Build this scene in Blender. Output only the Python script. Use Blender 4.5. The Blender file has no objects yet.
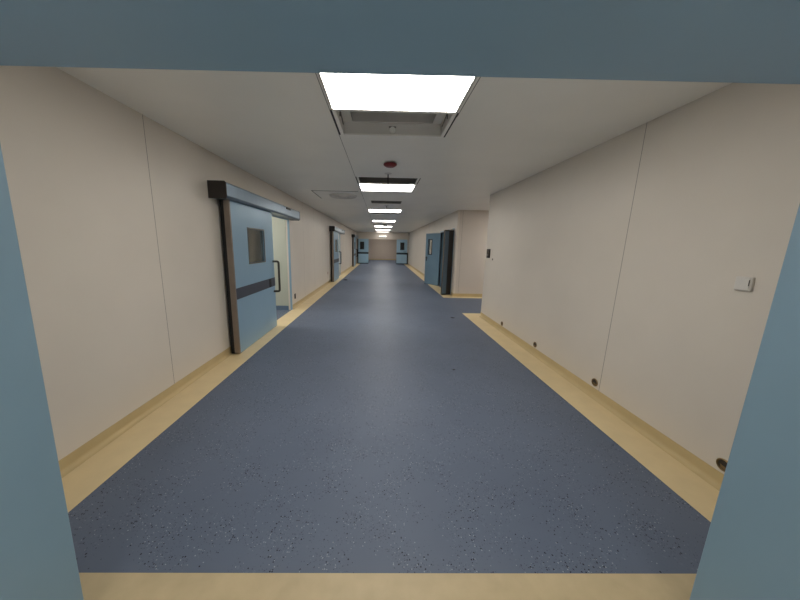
import bpy, bmesh, math, random
from mathutils import Matrix, Vector
scene = bpy.context.scene
COL = scene.collection
random.seed(7)
XL, XR, H = -2.0505, 2.2116, 2.5587      # corridor walls and ceiling
SL, SR = -1.7247, 1.8793                 # inner edges of the yellow floor borders
YF, YE = 0.92, 23.95                     # doorway in front, end wall far away
CR0, CR1 = 6.14, 8.63                    # side corridor on the right
WT = 0.06                                # sandwich-panel thickness

# ------------------------------------------------------------------ materials
def new_mat(name):
    m = bpy.data.materials.new(name); m.use_nodes = True
    nt = m.node_tree; b = nt.nodes['Principled BSDF']
    return m, nt, b
def srgb(c):
    return tuple(((v/255)/12.92 if v/255 <= .04045 else ((v/255+.055)/1.055)**2.4) for v in c) + (1,)
def plain(name, rgb, rough=.5, metal=0., spec=.5, var=.06, scale=3.0, bump=0.):
    m, nt, b = new_mat(name); c = srgb(rgb)
    n = nt.nodes.new('ShaderNodeTexNoise'); n.inputs['Scale'].default_value = scale; n.inputs['Detail'].default_value = 4
    tc = nt.nodes.new('ShaderNodeTexCoord'); nt.links.new(tc.outputs['Object'], n.inputs['Vector'])
    r = nt.nodes.new('ShaderNodeValToRGB')
    r.color_ramp.elements[0].position = .3; r.color_ramp.elements[1].position = .7
    r.color_ramp.elements[0].color = tuple(v*(1-var) for v in c[:3])+(1,)
    r.color_ramp.elements[1].color = tuple(min(1, v*(1+var)) for v in c[:3])+(1,)
    nt.links.new(n.outputs['Fac'], r.inputs['Fac']); nt.links.new(r.outputs['Color'], b.inputs['Base Color'])
    b.inputs['Roughness'].default_value = rough; b.inputs['Metallic'].default_value = metal
    b.inputs['Specular IOR Level'].default_value = spec
    if bump:
        bp = nt.nodes.new('ShaderNodeBump'); bp.inputs['Strength'].default_value = bump
        n2 = nt.nodes.new('ShaderNodeTexNoise'); n2.inputs['Scale'].default_value = 150
        nt.links.new(tc.outputs['Object'], n2.inputs['Vector']); nt.links.new(n2.outputs['Fac'], bp.inputs['Height'])
        nt.links.new(bp.outputs['Normal'], b.inputs['Normal'])
    return m
def seamed(name, rgb, seams, rough=.45, spec=.4, var=.03, w=.004, seam_rgb=(70, 60, 52)):
    """panel surface with butt joints; seams = [(axis, position, lo, hi along other axis name)]"""
    m = plain(name, rgb, rough, 0, spec, var, 1.2); nt = m.node_tree; b = nt.nodes['Principled BSDF']
    src = b.inputs['Base Color'].links[0].from_socket
    tc = nt.nodes.new('ShaderNodeTexCoord'); sx = nt.nodes.new('ShaderNodeSeparateXYZ')
    nt.links.new(tc.outputs['Object'], sx.inputs[0])
    def mth(op, a, bb):
        q = nt.nodes.new('ShaderNodeMath'); q.operation = op
        for i, v in enumerate((a, bb)):
            if isinstance(v, (int, float)): q.inputs[i].default_value = v
            else: nt.links.new(v, q.inputs[i])
        return q.outputs[0]
    tot = None
    for s in seams:
        ax, pos = s[0], s[1]; ww = s[4] if len(s) > 4 else w
        c = sx.outputs[ax]
        if isinstance(pos, tuple):                     # joint not quite plumb: (position at floor, drift per metre)
            c = mth('SUBTRACT', c, mth('MULTIPLY', sx.outputs['Z'], pos[1])); pos = pos[0]
        k = mth('LESS_THAN', mth('ABSOLUTE', mth('SUBTRACT', c, pos), 0), ww/2)
        if len(s) > 3:
            o = sx.outputs['Y' if ax == 'X' else 'X']
            k = mth('MULTIPLY', k, mth('MULTIPLY', mth('GREATER_THAN', o, s[2]), mth('LESS_THAN', o, s[3])))
        tot = k if tot is None else mth('MAXIMUM', tot, k)
    mx = nt.nodes.new('ShaderNodeMix'); mx.data_type = 'RGBA'
    nt.links.new(tot, mx.inputs['Factor']); nt.links.new(src, mx.inputs['A']); mx.inputs['B'].default_value = srgb(seam_rgb)
    nt.links.new(mx.outputs['Result'], b.inputs['Base Color'])
    return m
def emit(name, rgb, strength):
    m, nt, b = new_mat(name)
    b.inputs['Base Color'].default_value = srgb(rgb)
    b.inputs['Emission Color'].default_value = srgb(rgb); b.inputs['Emission Strength'].default_value = strength
    return m
def glass(name, rgb, rough=.03):
    m, nt, b = new_mat(name)
    b.inputs['Base Color'].default_value = srgb(rgb); b.inputs['Roughness'].default_value = rough
    b.inputs['Transmission Weight'].default_value = 1.0; b.inputs['IOR'].default_value = 1.2
    return m
def floor_mat():
    m, nt, b = new_mat('blue_vinyl')
    N = nt.nodes.new; L = nt.links.new
    tc = N('ShaderNodeTexCoord')
    n = N('ShaderNodeTexNoise'); n.inputs['Scale'].default_value = 1.1; n.inputs['Detail'].default_value = 6; L(tc.outputs['Object'], n.inputs['Vector'])
    r = N('ShaderNodeValToRGB'); r.color_ramp.elements[0].position = .3; r.color_ramp.elements[1].position = .7
    r.color_ramp.elements[0].color = srgb(FLOOR_A); r.color_ramp.elements[1].color = srgb(FLOOR_B); L(n.outputs['Fac'], r.inputs['Fac'])
    cur = r.outputs['Color']
    clump = N('ShaderNodeTexNoise'); clump.inputs['Scale'].default_value = 5; clump.inputs['Detail'].default_value = 3; L(tc.outputs['Object'], clump.inputs['Vector'])
    def math_(op, a, c):
        q = N('ShaderNodeMath'); q.operation = op
        for i, v in enumerate((a, c)):
            if isinstance(v, (int, float)): q.inputs[i].default_value = v
            else: L(v, q.inputs[i])
        return q.outputs[0]
    for scale, rgb, rad, dens, off, amt in ((95, (22, 26, 38), .36, .17, 0, .9), (105, (170, 180, 186), .30, .15, 7.3, .55), (150, (45, 52, 70), .38, .25, 3.1, .6), (60, (108, 118, 135), .38, .25, 11.7, .45)):
        mp = N('ShaderNodeMapping'); mp.inputs['Location'].default_value = (off, off*1.7, 0); L(tc.outputs['Object'], mp.inputs['Vector'])
        v = N('ShaderNodeTexVoronoi'); v.voronoi_dimensions = '2D'; v.inputs['Scale'].default_value = scale; L(mp.outputs['Vector'], v.inputs['Vector'])
        sp = N('ShaderNodeSeparateColor'); L(v.outputs['Color'], sp.inputs['Color'])
        thr = math_('MULTIPLY', math_('MULTIPLY', sp.outputs['Green'], rad), 1.2)
        inside = math_('LESS_THAN', v.outputs['Distance'], thr)
        d2 = math_('MULTIPLY', math_('SUBTRACT', clump.outputs['Fac'], .38), dens*4.2)
        pick = math_('LESS_THAN', sp.outputs['Red'], d2)
        f = math_('MULTIPLY', math_('MULTIPLY', inside, pick), amt)
        mx = N('ShaderNodeMix'); mx.data_type = 'RGBA'; L(f, mx.inputs['Factor']); L(cur, mx.inputs['A']); mx.inputs['B'].default_value = srgb(rgb)
        cur = mx.outputs['Result']
    L(cur, b.inputs['Base Color'])
    b.inputs['Roughness'].default_value = .5; b.inputs['Specular IOR Level'].default_value = .2
    nb = N('ShaderNodeTexNoise'); nb.inputs['Scale'].default_value = 60; L(tc.outputs['Object'], nb.inputs['Vector'])
    bp = N('ShaderNodeBump'); bp.inputs['Strength'].default_value = .04; bp.inputs['Distance'].default_value = .01
    L(nb.outputs['Fac'], bp.inputs['Height']); L(bp.outputs['Normal'], b.inputs['Normal'])
    return m

FLOOR_A, FLOOR_B = (91, 101, 119), (99, 109, 127)
WALL = (215, 207, 196)
LIGHT_E = 19.3
M = dict(
    floor=floor_mat(),
    wall=plain('cream_wall_panel', WALL, .42, 0, .4, .02, 1.2),
    wall_l=seamed('cream_wall_panel_left', WALL, [('Y', 2.70), ('Y', 7.7), ('Y', 8.9), ('Y', 10.1), ('Y', 15.6), ('Y', 17.0), ('Y', 18.4)], .42),
    wall_r=seamed('cream_wall_panel_right', WALL, [('Y', (2.655, -.02))], .42),
    wall_rf=seamed('cream_wall_panel_far', WALL, [('Y', 12.4), ('Y', 13.9), ('Y', 15.5), ('Y', 17.2), ('Y', 19), ('Y', 21)], .42),
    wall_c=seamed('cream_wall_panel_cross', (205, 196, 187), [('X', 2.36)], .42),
    ceil=seamed('ceiling_panel', (243, 241, 234), [('X', -.432, .8, 23.9, .005), ('X', .607, .8, 2.6, .005)] , .4, .45, seam_rgb=(95, 90, 84)),
    yellow=plain('cream_yellow_vinyl', (216, 196, 154), .42, 0, .4, .04, 6),
    threshold=plain('dimmed_cream_vinyl', (186, 169, 136), .5, 0, .35, .07, 9),  # border vinyl, its colour darkened to offset too much lamp light
    blue_frame=plain('blue_grey_painted_steel', (123, 150, 168), .45, 0, .4, .03, 2),
    blue_leaf=plain('pale_blue_door_sheet', (140, 171, 193), .32, .15, .5, .03, 2),
    vestfloor=plain('pale_bounce_vinyl', (204, 210, 218), .5, 0, .35, .03, 6),
    blue_end=plain('light_blue_door_sheet', (168, 202, 224), .35, .1, .5, .03, 3),
    bluedeep=plain('deep_blue_strip', (84, 104, 120), .35, .2, .5, .06, 14),
    blue_far=plain('blue_door_sheet', (122, 152, 172), .35, .1, .5, .04, 3),
    box=plain('brushed_grey_aluminium', (122, 138, 152), .33, .75, .5, .05, 8),
    cap=plain('dark_end_cap', (52, 47, 44), .5, 0, .4, .05),
    bronze=plain('brown_steel_edge', (136, 124, 114), .4, .45, .5, .06, 10),
    black=plain('black_rubber', (18, 18, 19), .55, 0, .4, .1, 8),
    dark=plain('dark_grey_band', (66, 70, 80), .45, 0, .4, .05, 5),
    darkblue=plain('dark_blue_band', (40, 56, 70), .45, 0, .4, .05, 5),
    steel=plain('satin_steel', (128, 124, 118), .3, .9, .5, .06, 12),
    darksteel=plain('dark_steel_bar', (74, 70, 66), .28, .85, .5, .06, 12),
    cove=plain('dull_yellow_skirting_vinyl', (192, 172, 130), .5, 0, .35, .04, 6),
    chrome=plain('bright_steel', (190, 188, 182), .2, .95, .5, .03, 12),
    glass=glass('vision_glass', (205, 205, 200)),
    darkglass=plain('dark_glass', (22, 30, 38), .08, 0, .6, .05),
    white=plain('white_plastic', (214, 210, 204), .45, 0, .5, .02),
    lightgrey=plain('light_grey_sheet', (186, 183, 178), .4, .2, .5, .03),
    galv=plain('galvanised_sheet', (150, 148, 144), .4, .5, .5, .06, 9),
    hatchwhite=plain('white_painted_sheet', (244, 242, 236), .45, 0, .5, .02),
    sheetgrey=plain('grey_painted_sheet', (216, 212, 206), .45, 0, .5, .03),
    darkduct=plain('dark_duct_sheet', (112, 109, 106), .6, 0, .3, .05),
    cavity=plain('grey_duct_inside', (185, 182, 178), .7, 0, .2, .08, 6),
    red=plain('dark_red_cap', (112, 24, 26), .45, 0, .5, .04),
    brass=plain('dull_brass', (140, 118, 84), .4, .7, .5, .08, 20),
    roomwall=plain('pale_green_wall', (182, 186, 174), .5, 0, .4, .02),
    bluebase=plain('slate_blue_skirting', (98, 118, 140), .45, 0, .4, .03),
    pink=plain('pale_pink_plate', (196, 172, 160), .5, 0, .4, .03),
    scrap=plain('dark_scrap', (30, 30, 34), .7, 0, .3, .1, 20),
    lamp=emit('led_diffuser', (255, 250, 242), LIGHT_E),
    dimlamp=emit('dim_led_diffuser', (255, 244, 236), 5),
    sign=emit('lit_sign_glyphs', (255, 255, 250), 1.0),
    endwall=plain('beige_end_wall', (186, 171, 157), .5, 0, .35, .02),
)

# ------------------------------------------------------------------ mesh helpers
def bx(bm, x0, x1, y0, y1, z0, z1, bev=0.0, seg=2):
    vs = [bm.verts.new(p) for p in ((x0,y0,z0),(x1,y0,z0),(x1,y1,z0),(x0,y1,z0),(x0,y0,z1),(x1,y0,z1),(x1,y1,z1),(x0,y1,z1))]
    fs = [bm.faces.new([vs[i] for i in q]) for q in ((0,3,2,1),(4,5,6,7),(0,1,5,4),(1,2,6,5),(2,3,7,6),(3,0,4,7))]
    if bev:
        es = list({e for f in fs for e in f.edges})
        bmesh.ops.bevel(bm, geom=es, offset=bev, segments=seg, profile=.5, affect='EDGES')
def lathe(bm, prof, axis='Z', org=(0,0,0), seg=24):
    """prof: list of (radius, height) along axis"""
    rings = []
    for r, hgt in prof:
        ring = []
        if r < 1e-6:
            ring = [bm.verts.new(_ax(0, 0, hgt, axis, org))]
        else:
            for k in range(seg):
                a = 2*math.pi*k/seg
                ring.append(bm.verts.new(_ax(r*math.cos(a), r*math.sin(a), hgt, axis, org)))
        rings.append(ring)
    for a, b in zip(rings, rings[1:]):
        for k in range(seg):
            k2 = (k+1) % seg
            if len(a) == 1 and len(b) == 1: continue
            if len(a) == 1: bm.faces.new((a[0], b[k], b[k2]))
            elif len(b) == 1: bm.faces.new((a[k], a[k2], b[0]))
            else: bm.faces.new((a[k], a[k2], b[k2], b[k]))
def _ax(u, v, w, axis, o):
    p = {'Z': (u, v, w), 'X': (w, u, v), 'Y': (u, w, v)}[axis]
    return (p[0]+o[0], p[1]+o[1], p[2]+o[2])
def tube(bm, pts, r, seg=10):
    pts = [Vector(p) for p in pts]; rings = []
    for i, p in enumerate(pts):
        d = (pts[min(i+1, len(pts)-1)]-pts[max(i-1, 0)]).normalized()
        u = d.orthogonal().normalized() if i == 0 else (U - d*U.dot(d)).normalized()
        U = u; v = d.cross(u)
        rings.append([bm.verts.new(p+(u*math.cos(2*math.pi*k/seg)+v*math.sin(2*math.pi*k/seg))*r) for k in range(seg)])
    for a, b in zip(rings, rings[1:]):
        for k in range(seg): bm.faces.new((a[k], a[(k+1) % seg], b[(k+1) % seg], b[k]))
    bm.faces.new(rings[0][::-1]); bm.faces.new(rings[-1])
def sweep(bm, prof, y0, y1):
    """closed (x,z) profile extruded along y"""
    a = [bm.verts.new((x, y0, z)) for x, z in prof]; b = [bm.verts.new((x, y1, z)) for x, z in prof]
    n = len(prof)
    for k in range(n): bm.faces.new((a[k], a[(k+1) % n], b[(k+1) % n], b[k]))
    bm.faces.new(a[::-1]); bm.faces.new(b)
def obj(name, bm, m, parent=None, smooth=False):
    bmesh.ops.recalc_face_normals(bm, faces=bm.faces[:])
    me = bpy.data.meshes.new(name); bm.to_mesh(me); bm.free()
    o = bpy.data.objects.new(name, me); COL.objects.link(o)
    me.materials.append(M[m])
    if smooth:
        for p in me.polygons: p.use_smooth = True
        md = o.modifiers.new('smooth_by_angle', 'EDGE_SPLIT'); md.split_angle = math.radians(40)
    if parent: o.parent = parent
    return o
def box(name, m, dims, parent=None, bev=0.0):
    bm = bmesh.new(); bx(bm, *dims, bev=bev); return obj(name, bm, m, parent)
def tag(o, label, cat, group=None):
    o['label'] = label; o['category'] = cat
    if group: o['group'] = group
    return o
def thing(name, label, cat, loc=(0,0,0), group=None, rz=0):
    o = bpy.data.objects.new(name, None); COL.objects.link(o); o.empty_display_size = .1
    o.location = loc; o.rotation_euler = (0, 0, rz)
    return tag(o, label, cat, group)
def struct(o, label=None, cat=None):
    o['kind'] = 'structure'
    if label: o['label'] = label
    if cat: o['category'] = cat
    return o
def clone(root, loc, label):
    r = root.copy(); COL.objects.link(r); r.location = loc; r['label'] = label
    for ch in list(root.children):
        c = ch.copy(); COL.objects.link(c); c.parent = r
        for g in list(ch.children):
            d = g.copy(); COL.objects.link(d); d.parent = c
    return r

# ------------------------------------------------------------------ left door positions (near edge of leaf)
DOORS = [3.735, 11.60, 20.12]
def opening(y): return (y+1.30, y+2.75)           # clear opening of each sliding door
LEAF_H = 2.02

# ------------------------------------------------------------------ floor
bm = bmesh.new(); bx(bm, -7, 7, -7.1, 32, -.1, 0)
struct(obj('floor', bm, 'floor'), 'blue speckled vinyl floor running down the whole corridor', 'floor')
T = .0025
def cove(xw, s):
    """skirting profile with concave foot; s=+1 grows towards +x from the wall xw"""
    r = .035; pts = [(xw, T), (xw, .10), (xw+s*.004, .10), (xw+s*.004, r)]
    for k in range(1, 7):
        a = math.pi/2*k/6
        pts.append((xw+s*(.004+r-r*math.cos(a)), T+.001+(r-T)*(1-math.sin(a))))
    pts.append((xw+s*(.004+r), T))
    return pts
# left border: strip runs on past the doors, skirting breaks at the openings
bm = bmesh.new(); bx(bm, XL, SL, 1.085, YE-.02, 0, T)
for y in DOORS:
    pass
struct(obj('trim_1', bm, 'yellow'), 'cream yellow floor border along the left wall', 'floor border')
bm = bmesh.new(); y = YF
for d in DOORS:
    a, b = opening(d); sweep(bm, cove(XL, 1), y, a-.06); y = b+.06
sweep(bm, cove(XL, 1), y, YE)
struct(obj('baseboard_left', bm, 'cove'), 'cream yellow coved skirting at foot of left wall', 'skirting')
# right border, near wall, turning the corner into the side corridor
SW = XR-SR
bm = bmesh.new(); bx(bm, SR, XR, 1.085, CR0, 0, T); bx(bm, SR, 6.5, CR0, CR0+.27, 0, T)
struct(obj('trim_2', bm, 'yellow'), 'cream yellow floor border along the near right wall', 'floor border')
bm = bmesh.new(); sweep(bm, cove(XR, -1), YF, CR0)
struct(obj('baseboard_right', bm, 'cove'), 'cream yellow coved skirting at foot of near right wall', 'skirting')
RD0, RD1 = 8.98, 11.0                            # double door opening in far right wall
bm = bmesh.new(); bx(bm, SR, XR, CR1, YE-.02, 0, T); bx(bm, SR, 6.5, CR1-.22, CR1, 0, T)
struct(obj('trim_3', bm, 'yellow'), 'cream yellow floor border along the far right wall beyond the side corridor', 'floor border')
bm = bmesh.new(); sweep(bm, cove(XR, -1), CR1, RD0-.06); sweep(bm, cove(XR, -1), RD1+.06, YE)
bx(bm, XR, 6.5, CR1-.005, CR1+.001, T, .10)
struct(obj('baseboard_far_right', bm, 'cove'), 'cream yellow skirting at foot of far right wall and its corner', 'skirting')
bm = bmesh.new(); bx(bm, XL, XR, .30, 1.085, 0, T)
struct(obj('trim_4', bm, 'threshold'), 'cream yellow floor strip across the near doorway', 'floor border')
bm = bmesh.new(); bx(bm, -2.44, 2.6, -7, .30, 0, T)
struct(obj('floor_bounce', bm, 'vestfloor'))  # unseen pale floor, added to bounce light up to the door lintel

# ------------------------------------------------------------------ walls
bm = bmesh.new(); y = YF-.1
for d in DOORS:
    a, b = opening(d)
    bx(bm, XL-WT, XL, y, a, 0, H); bx(bm, XL-WT, XL, a, b, LEAF_H, H); y = b
bx(bm, XL-WT, XL, y, YE, 0, H)
struct(obj('wall_left', bm, 'wall_l'), 'long cream panel wall on the left', 'wall')
bm = bmesh.new(); bx(bm, XR, XR+WT, YF-.1, CR0, 0, H); bx(bm, XR+WT, 6.5, CR0-WT, CR0, 0, H)
struct(obj('wall_right', bm, 'wall_r'), 'near cream panel wall on the right with thermostat', 'wall')
bm = bmesh.new(); bx(bm, XR, XR+WT, CR1, RD0, 0, H); bx(bm, XR, XR+WT, RD0, RD1, LEAF_H, H); bx(bm, XR, XR+WT, RD1, YE, 0, H)
struct(obj('wall_far_right', bm, 'wall_rf'), 'far cream panel wall on the right beyond the side corridor', 'wall')
bm = bmesh.new(); bx(bm, XR+WT, 6.5, CR1, CR1+WT, 0, H)
struct(obj('wall_side_corridor', bm, 'wall_c'), 'cream wall facing the viewer in the side corridor', 'wall')
bm = bmesh.new(); bx(bm, 6.5, 6.56, CR0-.06, CR1+.06, 0, H)
struct(obj('wall_side_corridor_end', bm, 'wall'), None, None)
# end wall: lintel and cheeks around the wide far opening
EO0, EO1, EOH = -1.45, 1.75, 2.0
bm = bmesh.new(); bx(bm, XL, EO0, YE, YE+WT, 0, H); bx(bm, EO1, XR, YE, YE+WT, 0, H); bx(bm, EO0, EO1, YE, YE+WT, EOH, H)
struct(obj('wall_end', bm, 'wall'), 'cream lintel wall above the far double doors', 'wall')
bm = bmesh.new(); bx(bm, -4, 4.2, 30.6, 30.66, 0, H); bx(bm, -4.06, -4, YE+WT, 30.66, 0, H); bx(bm, 4.2, 4.26, YE+WT, 30.66, 0, H)
struct(obj('wall_back', bm, 'endwall'), 'beige back wall seen through the far opening', 'wall')
box_ = box('baseboard_back', 'cove', (-4, 4.2, 30.585, 30.6, 0, .1)); struct(box_)

# ------------------------------------------------------------------ ceiling with its cut-outs
HX0, HX1 = -.432, .607
cuts = [(HX0, HX1, 2.525, 3.06), (HX0, HX1, 4.79, 5.27), (-.30, .50, 7.14, 7.68), (-.37, .55, 9.74, 10.12)]
bm = bmesh.new()
xs = sorted({-7, 7}|{v for c in cuts for v in c[:2]}); ys = sorted({-7.1, 32}|{v for c in cuts for v in c[2:]})
for i in range(len(xs)-1):
    for j in range(len(ys)-1):
        cx, cy = (xs[i]+xs[i+1])/2, (ys[j]+ys[j+1])/2
        if any(c[0] < cx < c[1] and c[2] < cy < c[3] for c in cuts): continue
        bx(bm, xs[i], xs[i+1], ys[j], ys[j+1], H, H+.02)
struct(obj('ceiling', bm, 'ceil'), 'flat pale grey panel ceiling of the corridor', 'ceiling')

# ------------------------------------------------------------------ near doorway (leans a touch, out of plumb)
def doorway():
    root = bpy.data.objects.new('door_1', None); COL.objects.link(root); root.location = (0, YF, 0)
    struct(root, 'blue grey steel door frame around the near doorway', 'door frame')
    def slab(name, quad_front, depth):
        # quad in (x,z), front y=0, extruded towards the viewer
        bm = bmesh.new()
        f = [bm.verts.new((x, 0, z)) for x, z in quad_front]; k = [bm.verts.new((x, -depth, z)) for x, z in quad_front]
        n = len(f)
        for i in range(n): bm.faces.new((f[i], f[(i+1) % n], k[(i+1) % n], k[i]))
        bm.faces.new(f); bm.faces.new(k[::-1])
        bmesh.ops.recalc_face_normals(bm, faces=bm.faces[:])
        bmesh.ops.bevel(bm, geom=bm.edges[:], offset=.004, segments=2, profile=.5, affect='EDGES')
        return obj(name, bm, 'blue_frame', root)
    k = .92/.6
    lx = lambda z: -.7434*k + .006 + LEANL*(z-1.0)
    rx = lambda z: .8426*k + LEANR*(z-1.0)
    hz = lambda x: 1.5+.3118*k + .001 + TILT*(x)
    slab('door_jamb', [(lx(0), 0), (lx(hz(-1.1)), hz(-1.1)), (lx(2.2)-.42, 2.2), (lx(0)-.42, 0)], DD)
    slab('door_jamb', [(rx(0), 0), (rx(hz(1.3)), hz(1.3)), (rx(2.2)+.42, 2.2), (rx(0)+.42, 0)], DD)
    slab('door_lintel', [(-1.56, hz(-1.56)), (1.72, hz(1.72)), (1.72, 2.3), (-1.56, 2.3)], DD)
LEANL, LEANR, TILT, DD = .021, .016, .004, .36
doorway()
bm = bmesh.new(); bx(bm, XL-WT, -1.5, YF-.14, YF-.04, 0, H); bx(bm, 1.66, XR+WT, YF-.14, YF-.04, 0, H); bx(bm, -1.5, 1.66, YF-.14, YF-.04, 2.28, H)
struct(obj('wall_front', bm, 'wall'), 'cream wall holding the near doorway frame', 'wall')
bm = bmesh.new(); bx(bm, -2.5, -2.44, -7, YF-.14, 0, H); bx(bm, 2.6, 2.66, -7, YF-.14, 0, H); bx(bm, -2.5, 2.66, -7.06, -7, 0, H)
struct(obj('wall_vestibule', bm, 'hatchwhite'))

# ------------------------------------------------------------------ side rooms behind the sliding doors
for i, d in enumerate(DOORS):
    a, b = opening(d); x0, x1 = XL-WT-2.6, XL-WT
    y0, y1 = a-1.2, b-.01
    bm = bmesh.new()
    bx(bm, x0-.05, x0, y0, y1, 0, H); bx(bm, x0, x1-.001, y1, y1+.02, 0, H); bx(bm, x0, x1-.001, y0-.05, y0, 0, H)
    struct(obj('wall_room', bm, 'roomwall'), ('pale green wall of the lit room behind the nearest sliding door' if i == 0 else None), 'wall' if i == 0 else None)
    bm = bmesh.new(); bx(bm, x0, x1, y1-.012, y1, 0, .10); bx(bm, x0, x0+.012, y0, y1-.012, 0, .10)
    struct(obj('baseboard_room', bm, 'bluebase'))
    # frame lining of the opening
    root = bpy.data.objects.new('door_%d' % (i+2), None); COL.objects.link(root); root.location = (XL, a, 0)
    struct(root, ['pale blue steel lining of the nearest left door opening', 'pale blue steel lining of the second left door opening', 'pale blue steel lining of the farthest left door opening'][i], 'door frame')
    w = b-a
    box('door_jamb', 'blue_leaf', (-.02, .012, -.05, .006, 0, LEAF_H+.03), root, .003)
    box('door_jamb', 'blue_leaf', (-.02, .012, w-.006, w+.05, 0, LEAF_H+.03), root, .003)
    box('door_lintel', 'blue_leaf', (-.02, .012, .006, w-.006, LEAF_H-.02, LEAF_H+.03), root, .003)

# ------------------------------------------------------------------ sliding doors
GD = 'sliding doors along the left wall'
def sliding_leaf(loc, label):
    t = thing('sliding_door', label, 'door', loc, GD)
    x0, x1, W = .080, .142, 1.42
    wy0, wy1, wz0, wz1 = .475, 1.03, 1.215, 1.70
    bm = bmesh.new()
    bx(bm, x0, x1, .03, wy0, .012, LEAF_H); bx(bm, x0, x1, wy1, W, .012, LEAF_H)
    bx(bm, x0, x1, wy0, wy1, .012, wz0); bx(bm, x0, x1, wy0, wy1, wz1, LEAF_H)
    bmesh.ops.remove_doubles(bm, verts=bm.verts, dist=1e-5)
    obj('leaf', bm, 'blue_leaf', t)
    e = box('edge_trim', 'bronze', (x0-.004, x1+.004, 0, .03, .012, LEAF_H), t, .003); e['label'] = 'brown steel edge'
    box('gap_shadow', 'black', (.03, x0-.004, 0, .035, .012, LEAF_H), t, .003)  # black strip standing in for the shadow between leaf and wall
    bm = bmesh.new(); bx(bm, x0+.01, x1-.01, .03, W, .002, .012); obj('bottom_seal', bm, 'black', t)
    bm = bmesh.new(); f = .018
    for X0, X1 in ((x1-.002, x1+.006),):
        bx(bm, X0, X1, wy0-f, wy1+f, wz1, wz1+f); bx(bm, X0, X1, wy0-f, wy1+f, wz0-f, wz0)
        bx(bm, X0, X1, wy0-f, wy0, wz0, wz1); bx(bm, X0, X1, wy1, wy1+f, wz0, wz1)
    wf = obj('window_frame', bm, 'steel', t)
    box('pane', 'glass', (x1-.022, x1-.016, wy0, wy1, wz0, wz1), wf)
    b = box('bumper_band', 'dark', (x1-.001, x1+.006, .03, W, .755, .905), t, .002); b['label'] = 'dark grey band across the leaf'
    box('lock_plate', 'black', (x1+.004, x1+.010, 1.15, 1.23, .76, .90), t, .002)
    hy = W-.055
    hd = bmesh.new(); pts = [(x1, hy, 1.19), (x1+.07, hy, 1.19)]
    for k in range(1, 6):
        a = math.pi/2*k/6; pts.append((x1+.07+.03*math.sin(a), hy, 1.16+.03*math.cos(a)))
    pts += [(x1+.10, hy, 1.15), (x1+.10, hy, .70)]
    for k in range(1, 6):
        a = math.pi/2*k/6; pts.append((x1+.07+.03*math.cos(a), hy, .69-.03*math.sin(a)))
    pts += [(x1+.07, hy, .66), (x1, hy, .66)]
    tube(hd, pts, .019, 12); obj('pull_handle', hd, 'darksteel', t, True)
    return t
s0 = sliding_leaf((XL, DOORS[0], 0), 'pale blue sliding door leaf with square window, nearest on left wall')
clone(s0, (XL, DOORS[1], 0), 'second sliding door leaf along left wall, narrow blue sliver with dark edge')
clone(s0, (XL, DOORS[2], 0), 'farthest sliding door leaf on left wall, just before the end doors')
def track(loc, label):
    t = thing('door_track_housing', label, 'door track', loc, 'track housings above the sliding doors')
    bm = bmesh.new()
    prof = [(.002, 2.022), (.002, 2.207), (.195, 2.207), (.213, 2.190), (.213, 2.05), (.2, 2.022)]
    sweep(bm, prof, .012, 3.08); obj('cover', bm, 'box', t)
    bm = bmesh.new(); prof2 = [(.002, 2.014), (.002, 2.212), (.198, 2.212), (.218, 2.193), (.218, 2.045), (.203, 2.014)]
    sweep(bm, prof2, 0, .012); c = obj('end_cap', bm, 'cap', t); c['label'] = 'dark end cap'
    bm = bmesh.new(); sweep(bm, prof2, 3.08, 3.09); obj('end_cap', bm, 'box', t)
    box('motion_sensor', 'black', (.212, .226, 2.18, 2.42, 2.155, 2.19), t, .003)
    return t
k0 = track((XL, DOORS[0]-.175, 0), 'long grey metal track housing above the nearest sliding door')
clone(k0, (XL, DOORS[1]-.10, 0), 'grey track housing above the second sliding door')
clone(k0, (XL, DOORS[2]-.15, 0), 'grey track housing above the farthest sliding door, beside the end wall')

# ------------------------------------------------------------------ far double doors
def end_leaf(x0, x1, side, label):
    t = thing('end_door_leaf', label, 'door', (x0, YE-.10, 0), 'pair of blue doors at corridor end')
    W = x1-x0
    wx0, wx1 = (.155, .445) if side < 0 else (W-.545, W-.255)
    bm = bmesh.new()
    z0, z1, wz0, wz1 = .012, 2.0, 1.19, 1.75
    bx(bm, 0, wx0, 0, .05, z0, z1); bx(bm, wx1, W, 0, .05, z0, z1); bx(bm, wx0, wx1, 0, .05, z0, wz0); bx(bm, wx0, wx1, 0, .05, wz1, z1)
    obj('leaf', bm, 'blue_end', t)
    bm = bmesh.new(); f = .025
    bx(bm, wx0-f, wx1+f, -.006, .004, wz1, wz1+f); bx(bm, wx0-f, wx1+f, -.006, .004, wz0-f, wz0); bx(bm, wx0-f, wx0, -.006, .004, wz0, wz1); bx(bm, wx1, wx1+f, -.006, .004, wz0, wz1)
    wf = obj('window_frame', bm, 'darkblue', t)
    box('pane', 'darkglass', (wx0, wx1, .02, .026, wz0, wz1), wf)
    b = box('bumper_band', 'darkblue', (.0, W, -.008, .001, .80, .95), t, .002); b['label'] = 'dark band across the leaf'
    box('bottom_seal', 'darkblue', (0, W, -.004, .04, .004, .07), t)
    ex = (-.09, -.005) if side < 0 else (W+.005, W+.085)
    g = box('edge_post', 'black', (ex[0], ex[1], -.01, .05, .004, 2.0 if side < 0 else .95), t, .003); g['label'] = 'black upright at the outer edge'
    bm = bmesh.new(); hx = W-.1 if side < 0 else W-.3
    tube(bm, [(hx, 0, 1.02), (hx, -.06, 1.02), (hx+.2, -.06, 1.02), (hx+.2, 0, 1.02)], .014); obj('pull_handle', bm, 'steel', t, True) if side > 0 else bm.free()
    return t
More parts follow.
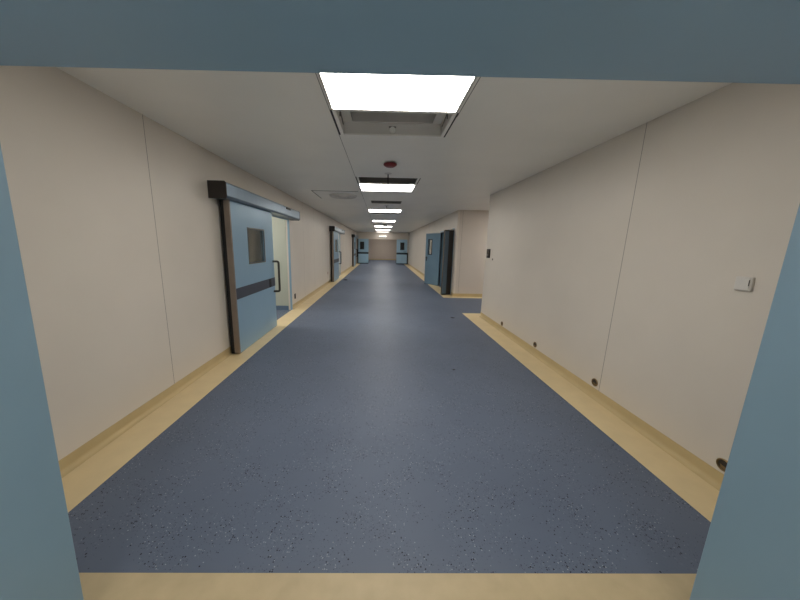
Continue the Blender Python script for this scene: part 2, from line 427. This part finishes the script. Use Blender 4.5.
end_leaf(-1.895, -1.065, -1, 'left leaf of the blue doors at corridor end, dark window')
end_leaf(1.235, 2.10, 1, 'right leaf of the blue doors at corridor end, dark window')

# ------------------------------------------------------------------ open double door on the far right wall
root = bpy.data.objects.new('door_5', None); COL.objects.link(root); root.location = (XR, RD0, 0)
struct(root, 'blue steel lining of the double door opening on far right wall', 'door frame')
w = RD1-RD0
box('door_jamb', 'blue_far', (-.012, WT+.14, -.05, 0, 0, LEAF_H+.04), root, .003)
box('door_jamb', 'blue_far', (-.012, WT+.14, w, w+.05, 0, LEAF_H+.04), root, .003)
box('door_lintel', 'blue_far', (-.012, WT+.14, 0, w, LEAF_H, LEAF_H+.04), root, .003)
bm = bmesh.new(); bx(bm, 6.5, 6.56, CR1+WT, 13, 0, H); bx(bm, XR+WT, 6.5, 13, 13.06, 0, H)
struct(obj('wall_dark_room', bm, 'wall'))
def swing_leaf(name, label, hinge, angle, W, flip, kind):
    """leaf along local +x from the hinge, local -y is the visible face"""
    t = thing(name, label, 'door', (hinge[0], hinge[1], 0), 'open double door on the far right wall', angle)
    f = -1 if flip else 1
    th = .05
    if kind == 'main':
        wx0, wx1, wz0, wz1 = W-.34, W-.16, 1.20, 1.75
        bm = bmesh.new()
        bx(bm, 0, wx0, -th/2, th/2, .012, 2.0); bx(bm, wx1, W, -th/2, th/2, .012, 2.0); bx(bm, wx0, wx1, -th/2, th/2, .012, wz0); bx(bm, wx0, wx1, -th/2, th/2, wz1, 2.0)
        obj('leaf', bm, 'blue_far', t)
        bm = bmesh.new(); q = .025
        for s in (-1, 1):
            a, b = sorted((s*th/2, s*(th/2+.006)))
            bx(bm, wx0-q, wx1+q, a, b, wz1, wz1+q); bx(bm, wx0-q, wx1+q, a, b, wz0-q, wz0); bx(bm, wx0-q, wx0, a, b, wz0, wz1); bx(bm, wx1, wx1+q, a, b, wz0, wz1)
        wf = obj('window_frame', bm, 'black', t)
        box('pane', 'glass', (wx0, wx1, -.003, .003, wz0, wz1), wf)
        bm = bmesh.new(); s = f
        bx(bm, W-.09, W-.05, *sorted((s*th/2, s*(th/2+.008))), .93, 1.10); tube(bm, [(W-.07, s*th/2, 1.05), (W-.07, s*(th/2+.05), 1.05), (W-.19, s*(th/2+.05), 1.05)], .011)
        obj('lever_handle', bm, 'black', t)
        bm = bmesh.new(); bx(bm, 0, W, -th/2-.001, th/2+.001, .003, .012); obj('bottom_seal', bm, 'black', t)
    else:
        bm = bmesh.new(); bx(bm, 0, W, -th/2, th/2, .012, 2.0, .002); obj('leaf', bm, 'cap', t)  # dark sheet colour stands in for the shade on this leaf
        bm = bmesh.new(); bx(bm, W-.001, W+.012, -th/2-.004, th/2+.004, .012, 2.0, .002); obj('edge_trim', bm, 'steel', t)
        bm = bmesh.new()
        for s in (-1, 1):
            a, b = sorted((s*th/2, s*(th/2+.004))); bx(bm, W-.14, W-.005, a, b, .05, 1.96)
        e = obj('edge_cover', bm, 'bluedeep', t); e['label'] = 'blue strip along the free edge'
        for z in (.25, 1.02, 1.75):
            bm = bmesh.new(); tube(bm, [(-.005, 0, z-.06), (-.005, 0, z+.06)], .014); obj('hinge', bm, 'black', t)
        for zz in (.35, 1.6):
            bm = bmesh.new(); bx(bm, W-.11, W-.07, *sorted(((-1)*(th/2+.003), (-1)*(th/2+.012))), zz, zz+.12, .002); obj('flush_bolt', bm, 'black', t)
    bm = bmesh.new(); bx(bm, W*.15, W*.5, *sorted((f*(th/2-.01), f*(th/2+.03))), 1.995, 2.03, .004); obj('top_pivot', bm, 'white', t)
    return t
A = (2.235, 11.01); Bf = (1.79, 11.66)
swing_leaf('swing_door_leaf', 'wide blue swing door leaf with slim window, opened out on the far right', A, math.atan2(Bf[1]-A[1], Bf[0]-A[0]), .79, False, 'main')
A = (2.19, 8.955); Bf = (1.90, 8.86)
swing_leaf('narrow_door_leaf', 'narrow dark door leaf standing open beside the side corridor corner', A, math.atan2(Bf[1]-A[1], Bf[0]-A[0]), .305, False, 'child')

# ------------------------------------------------------------------ ceiling lights
GL = 'ceiling lights down the corridor'
def light(loc, label, group=GL, hx=.485, hy=.31):
    t = thing('ceiling_light', label, 'ceiling light', loc, group)
    bm = bmesh.new(); w = .018
    bx(bm, -hx-w, hx+w, -hy-w, -hy, -.006, 0); bx(bm, -hx-w, hx+w, hy, hy+w, -.006, 0); bx(bm, -hx-w, -hx, -hy, hy, -.006, 0); bx(bm, hx, hx+w, -hy, hy, -.006, 0)
    obj('frame', bm, 'white', t)
    box('diffuser', 'lamp', (-hx, hx, -hy, hy, -.0045, 0), t)
    return t
LX = .083
LY = [2.185, 5.61, 9.22, 13.0, 16.65, 20.2, 23.35]
LL = ['large lit ceiling panel nearest the viewer, just behind the blue header', 'second lit ceiling panel, behind the open ceiling hatch and sprinkler pipe',
      'third lit ceiling panel, just beyond the grey grille', 'fourth lit ceiling panel, in front of the black dome', 'fifth lit ceiling panel, just beyond the black dome',
      'sixth lit ceiling panel, second last before the end wall', 'last and dimmest ceiling panel, next to the end wall lintel']
l0 = light((LX, LY[0], H), LL[0])
for y, lab in list(zip(LY, LL))[1:]:
    c = clone(l0, (LX, y, H), lab)
    if y == LY[-1]:                                  # the last panel glows only faintly
        d_ = [q for q in c.children if q.name.startswith('diffuser')][0]; d_.data = d_.data.copy(); d_.data.materials[0] = M['dimlamp']
for i, d in enumerate(DOORS):
    a, b = opening(d)
    clone(l0, (XL-WT-1.0, (a+b)/2-.4, H), ['lit ceiling panel inside the room behind the nearest sliding door', 'lit ceiling panel inside the room behind the second sliding door', 'lit ceiling panel inside the room behind the farthest sliding door'][i])['group'] = 'lights inside the side rooms'
clone(l0, (4.3, 7.4, H), 'lit ceiling panel inside the side corridor on the right')['group'] = 'lights in the side corridor'
for y, w_ in ((25.6, 'nearer'), (28.6, 'farther')): clone(l0, (0.1, y, H), 'unseen ceiling panel in the hall beyond the far doors, the %s one' % w_)['group'] = 'lights beyond the far doors'  # out of view; second panel added to brighten the back wall
for y, w_ in ((-2.9, 'nearest'), (-4.4, 'second'), (-5.9, 'farthest')): clone(l0, (0.1, y, H), 'added unseen ceiling panel behind the viewer, the %s one from the doorway' % w_)['group'] = 'added lights behind the viewer'  # unseen panels, added to brighten the doorway and near walls

# ------------------------------------------------------------------ open ceiling hatches
def hatch(loc, W, D, label, depth=.115, latch=True, inner='sheetgrey', neck='cavity'):
    t = thing('ceiling_hatch', label, 'ceiling hatch', loc, 'open ceiling hatches between the lights')
    th = .006
    bm = bmesh.new(); fl = .045; g = .016
    # rim set inside the cut-out with a dark reveal on both sides
    bx(bm, g, fl, 0, D, 0, .012); bx(bm, W-fl, W-g, 0, D, 0, .012); bx(bm, fl, W-fl, D-.02, D, 0, .012); bx(bm, fl, W-fl, 0, .02, 0, .012)
    obj('rim', bm, 'hatchwhite', t)
    bm = bmesh.new()
    bx(bm, fl-th, fl, 0, D, .012, depth); bx(bm, W-fl, W-fl+th, 0, D, .012, depth); bx(bm, fl, W-fl, D-th, D, .012, depth); bx(bm, fl, W-fl, 0, th, .012, depth)
    n = .085  # neck opening in the top plate
    bx(bm, fl, fl+n, 0, D, depth, depth+th); bx(bm, W-fl-n, W-fl, 0, D, depth, depth+th); bx(bm, fl+n, W-fl-n, 0, .03, depth, depth+th)
    bx(bm, fl+n, W-fl-n, D-.03, D, depth, depth+th)
    obj('casing', bm, inner, t)
    bm = bmesh.new()
    bx(bm, fl+n-th, fl+n, .02, D-.02, depth+th, depth+.3); bx(bm, W-fl-n, W-fl-n+th, .02, D-.02, depth+th, depth+.3)
    bx(bm, fl+n, W-fl-n, D-.03, D-.024, depth+th, depth+.3); bx(bm, fl+n, W-fl-n, .024, .03, depth+th, depth+.3); bx(bm, fl+n-th, W-fl-n+th, .02, D-.02, depth+.3, depth+.31)
    nk = obj('duct_neck', bm, neck, t); nk['label'] = 'dark duct opening'
    box('gap_seal', 'black', (0, g, 0, D, .004, .03), t); box('gap_seal', 'black', (W-g, W, 0, D, .004, .03), t)
    if latch:
        bm = bmesh.new(); lathe(bm, [(0, 0), (.028, 0), (.03, .014), (.016, .02), (.016, .036), (0, .036)], 'Y', (W/2, D-th-.036, .045), 20)
        obj('latch', bm, 'hatchwhite', t, True)
        bm = bmesh.new(); tube(bm, [(W/2-.035, D-th-.02, .075), (W/2+.035, D-th-.02, .075)], .006); obj('latch_bar', bm, 'steel', t)
        for sx in (fl+.012, W-fl-.012):
            bm = bmesh.new(); tube(bm, [(sx, D*.35, .03), (sx, D*.35, .08), (sx, D*.75, .05)], .005); obj('stay', bm, 'steel', t)
    return t
hatch((HX0, 2.525, H), HX1-HX0, .535, 'open rectangular ceiling hatch right behind the nearest ceiling light')
hatch((HX0, 4.79, H), HX1-HX0, .48, 'open dark ceiling hatch in front of the second ceiling light', .16, False, 'darkduct', 'darkduct')
hatch((-.37, 9.74, H), .92, .38, 'slim dark ceiling hatch beyond the third ceiling light', .1, False, 'darkduct', 'darkduct')
# air grille
t = thing('air_grille', 'grey slatted air grille in the ceiling before the third light', 'air grille', (-.30, 7.14, H))
W, D = .80, .54
bm = bmesh.new(); bx(bm, 0, .03, 0, D, -.006, .01); bx(bm, W-.03, W, 0, D, -.006, .01); bx(bm, .03, W-.03, 0, .03, -.006, .01); bx(bm, .03, W-.03, D-.03, D, -.006, .01); obj('frame', bm, 'hatchwhite', t)
bm = bmesh.new()
n = 16
for k in range(n):
    y0 = .035+(D-.07)*k/n
    vs = [(.03, y0, .0), (W-.03, y0, .0), (W-.03, y0+.02, .03), (.03, y0+.02, .03)]
    q = [bm.verts.new(v) for v in vs] + [bm.verts.new((v[0], v[1]+.004, v[2])) for v in vs]
    for idx in ((0,1,2,3), (7,6,5,4), (0,4,5,1), (1,5,6,2), (2,6,7,3), (3,7,4,0)): bm.faces.new([q[i] for i in idx])
obj('slats', bm, 'galv', t)
bm = bmesh.new(); bx(bm, 0, W, 0, D, .06, .07); bx(bm, 0, .006, 0, D, .01, .06); bx(bm, W-.006, W, 0, D, .01, .06); bx(bm, .006, W-.006, 0, .006, .01, .06); bx(bm, .006, W-.006, D-.006, D, .01, .06); obj('casing', bm, 'sheetgrey', t)
# square plate with a round air diffuser, left of the second light
t = thing('air_diffuser', 'square ceiling plate with round air diffuser left of the second light', 'air diffuser', (-.95, 6.53, H-.001))
box('plate', 'hatchwhite', (-.455, .455, -.475, .475, -.006, 0), t, .002)
g_ = box('front_gap', 'black', (-.46, .46, -.49, -.477, -.004, 0), t); g_['label'] = 'dark gap along the near edge'
bm = bmesh.new(); bx(bm, -.475, -.462, -.49, .475, -.004, 0); obj('side_gap', bm, 'cap', t)
bm = bmesh.new(); lathe(bm, [(.30, -.006), (.285, -.035), (.27, -.04), (.235, -.016), (.20, -.012), (.185, -.012), (.17, -.045), (.155, -.048), (.12, -.02), (.09, -.016), (.075, -.05), (0, -.055)], org=(.10, 0, 0), seg=40); obj('rings', bm, 'white', t, True)

# ------------------------------------------------------------------ small ceiling fittings
t = thing('smoke_detector', 'round detector with dark red cap on the ceiling', 'smoke detector', (.095, 3.98, H))
bm = bmesh.new(); lathe(bm, [(0, 0), (.05, 0), (.052, -.012), (0, -.012)], seg=28); obj('base', bm, 'white', t, True)
bm = bmesh.new(); lathe(bm, [(0, -.012), (.086, -.012), (.088, -.02), (.084, -.03), (.06, -.046), (.05, -.050), (0, -.050)], seg=32); c = obj('cap', bm, 'red', t, True); c['label'] = 'dark red cap'
def sprinkler(loc, label, drop):
    t = thing('sprinkler', label, 'sprinkler', loc, 'sprinklers on the corridor ceiling')
    bm = bmesh.new(); lathe(bm, [(0, 0), (.055, 0), (.055, -.004), (.03, -.014), (.012, -.016), (0, -.016)], seg=24); obj('escutcheon', bm, 'white', t, True)
    bm = bmesh.new(); tube(bm, [(0, 0, -.012), (0, 0, -drop)], .0085); obj('pipe', bm, 'cap', t, True)
    bm = bmesh.new(); tube(bm, [(-.004, 0, -drop), (-.012, 0, -drop-.015), (-.004, 0, -drop-.03)], .0025, 6); tube(bm, [(.004, 0, -drop), (.012, 0, -drop-.015), (.004, 0, -drop-.03)], .0025, 6); obj('yoke', bm, 'brass', t)
    bm = bmesh.new(); lathe(bm, [(0, -drop-.03), (.016, -drop-.03), (.016, -drop-.033), (0, -drop-.033)], seg=16); obj('deflector', bm, 'brass', t)
    return t
sprinkler((.08, 4.53, H), 'pendant sprinkler with thin dark pipe beyond the red detector cap', .155)
sprinkler((.12, 8.05, H), 'small short sprinkler on the ceiling between grey grille and third light', .03)
t = thing('dome_camera', 'small black dome on the ceiling between the fourth and fifth lights', 'dome camera', (.15, 15.1, H))
bm = bmesh.new(); lathe(bm, [(0, 0), (.11, 0), (.11, -.03), (0, -.03)], seg=24); obj('base', bm, 'cap', t, True)
bm = bmesh.new(); lathe(bm, [(.09, -.03), (.085, -.06), (.06, -.09), (.03, -.105), (0, -.11)], seg=24); obj('dome', bm, 'black', t, True)
# lit sign above the far doors
t = thing('exit_sign', 'small lit sign on the lintel above the far doors', 'exit sign', (.09, YE, 2.24))
box('housing', 'lightgrey', (-.34, .34, -.05, 0, -.09, .09), t, .004)
for gx in (-.235, -.08, .08, .235):
    bm = bmesh.new()
    for (a, b, c, d) in ((-.045, .045, .035, .05), (-.045, .045, -.05, -.035), (-.045, -.032, -.045, .045), (.032, .045, -.045, .045), (-.045, .045, -.006, .008), (-.007, .007, -.045, .045)):
        bx(bm, gx+a, gx+b, -.054, -.05, c, d)
    g = obj('character', bm, 'sign', t); g['label'] = 'white lit character'

# ------------------------------------------------------------------ right wall fittings
t = thing('thermostat', 'square white thermostat on the near right wall', 'thermostat', (XR, 1.702, 1.313))
box('body', 'white', (-.016, 0, -.041, .041, -.042, .042), t, .004)
box('face_plate', 'white', (-.0195, -.015, -.033, .038, -.038, .038), t, .002)
box('indicator', 'cap', (-.0205, -.019, -.033, -.029, -.012, .026), t)
SOCK = ['nearest round open wall box at right wall foot, half hidden by the blue jamb',
        'round open wall box with brass rim at right wall foot, beside the panel seam',
        'third round wall box from the viewer at foot of right wall',
        'farthest round wall box at foot of near right wall, close to the corner']
def wallbox(loc, label):
    t = thing('outlet_box', label, 'outlet box', loc, 'round outlet boxes along right wall foot')
    bm = bmesh.new(); lathe(bm, [(.030, -.001), (.040, -.001), (.0405, -.006), (.037, -.009), (.031, -.007), (.030, -.001)], 'X', seg=32); obj('rim', bm, 'brass', t, True)
    bm = bmesh.new(); lathe(bm, [(0, -.001), (.0305, -.001), (.0305, -.0025), (0, -.0025)], 'X', seg=28); obj('back_plate', bm, 'cap', t)
    bm = bmesh.new()
    vs = [(-.004, -.026, -.012), (-.004, .02, -.004), (-.004, .012, -.024), (-.004, -.01, -.027)]
    q = [bm.verts.new(v) for v in vs]+[bm.verts.new((-.002, v[1], v[2])) for v in vs]
    for idx in ((0,1,2,3), (7,6,5,4), (0,4,5,1), (1,5,6,2), (2,6,7,3), (3,7,4,0)): bm.faces.new([q[i] for i in idx])
    obj('terminal', bm, 'brass', t)
    return t
w0 = wallbox((XR, 1.589, .160), SOCK[0])
for (y, z), lab in zip(((2.717, .160), (3.88, .150), (5.02, .145)), SOCK[1:]): clone(w0, (XR, y, z), lab)
t = thing('wall_control', 'dark grey control panel on near right wall close to its corner', 'control panel', (XR, 5.945, 1.38))
box('body', 'cap', (-.02, 0, -.075, .075, -.09, .09), t, .004)
box('button', 'steel', (-.026, -.02, -.035, .035, -.055, -.005), t, .003)
box('screen', 'darkglass', (-.0225, -.02, -.05, .05, .015, .07), t)
bm = bmesh.new(); lathe(bm, [(0, -.01), (.018, -.01), (.02, -.002), (.02, 0), (0, 0)], 'X', seg=16)
o = obj('wall_plug', bm, 'steel', None); o.location = (XR, 5.72, 1.27); tag(o, 'tiny grey plug on right wall just below the control panel', 'wall plug')
# left wall
t = thing('socket', 'small dark socket low on left wall beside the nearest door opening', 'socket', (XL, 6.78, .27))
box('plate', 'black', (0, .012, -.04, .04, -.06, .06), t, .003)
box('insert', 'cap', (.012, .016, -.025, .025, -.04, .04), t, .002)
o = box('socket_plate', 'pink', (0, .012, -.06, .06, -.05, .05), None, .003); o.location = (XL, 11.05, .42)
tag(o, 'pale pinkish plate low on left wall before the second sliding door', 'socket')

# ------------------------------------------------------------------ scraps on the floor
def scrap(loc, r, label):
    bm = bmesh.new(); bmesh.ops.create_icosphere(bm, subdivisions=2, radius=r)
    for v in bm.verts:
        v.co *= 1+random.uniform(-.25, .25); v.co.z = v.co.z*.22+r*.22; v.co.x *= 1.5
    o = obj('floor_scrap', bm, 'scrap'); o.location = loc; mn = min((o.data.vertices[i].co.z for i in range(len(o.data.vertices)))); o.location.z = -mn
    return tag(o, label, 'scrap', 'dark scraps lying on the floor')
scrap((.92, 3.33, 0), .014, 'tiny dark scrap on the blue floor, nearest one right of centre')
scrap((1.55, 5.95, 0), .03, 'small dark scrap on the blue floor near the side corridor corner')
scrap((-1.52, 12.35, 0), .06, 'dark scrap on the floor in front of the second sliding door')

# ------------------------------------------------------------------ camera
yaw, pitch, roll, f = -0.0154, -0.1777, 0.0189, 287.0
cy, sy, cp, sp, cr, sr = math.cos(yaw), math.sin(yaw), math.cos(pitch), math.sin(pitch), math.cos(roll), math.sin(roll)
F = Vector((-sy*cp, cy*cp, sp)); R = Vector((cy, sy, 0)); U = R.cross(F)
R2 = R*cr+U*sr; U2 = U*cr-R*sr
cam = bpy.data.cameras.new('camera'); co = bpy.data.objects.new('camera', cam); COL.objects.link(co)
m = Matrix((R2, U2, -F)).transposed().to_4x4(); m.translation = (0, 0, 1.5); co.matrix_world = m
cam.sensor_width = 36; cam.lens = f*36/800; cam.shift_x = (400-385.09)/800; cam.shift_y = -(300-297.13)/800
cam.clip_start = .02; cam.clip_end = 200
scene.camera = co
w = bpy.data.worlds.new('world'); scene.world = w; w.use_nodes = True
w.node_tree.nodes['Background'].inputs['Color'].default_value = (.5, .5, .5, 1); w.node_tree.nodes['Background'].inputs['Strength'].default_value = .05
vs = scene.view_settings; vs.view_transform = 'Standard'; vs.look = 'None'; vs.gamma = 1; vs.use_curve_mapping = False; vs.exposure = 0.0
scene.cycles.max_bounces = 10; scene.cycles.diffuse_bounces = 8; scene.cycles.use_denoising = True
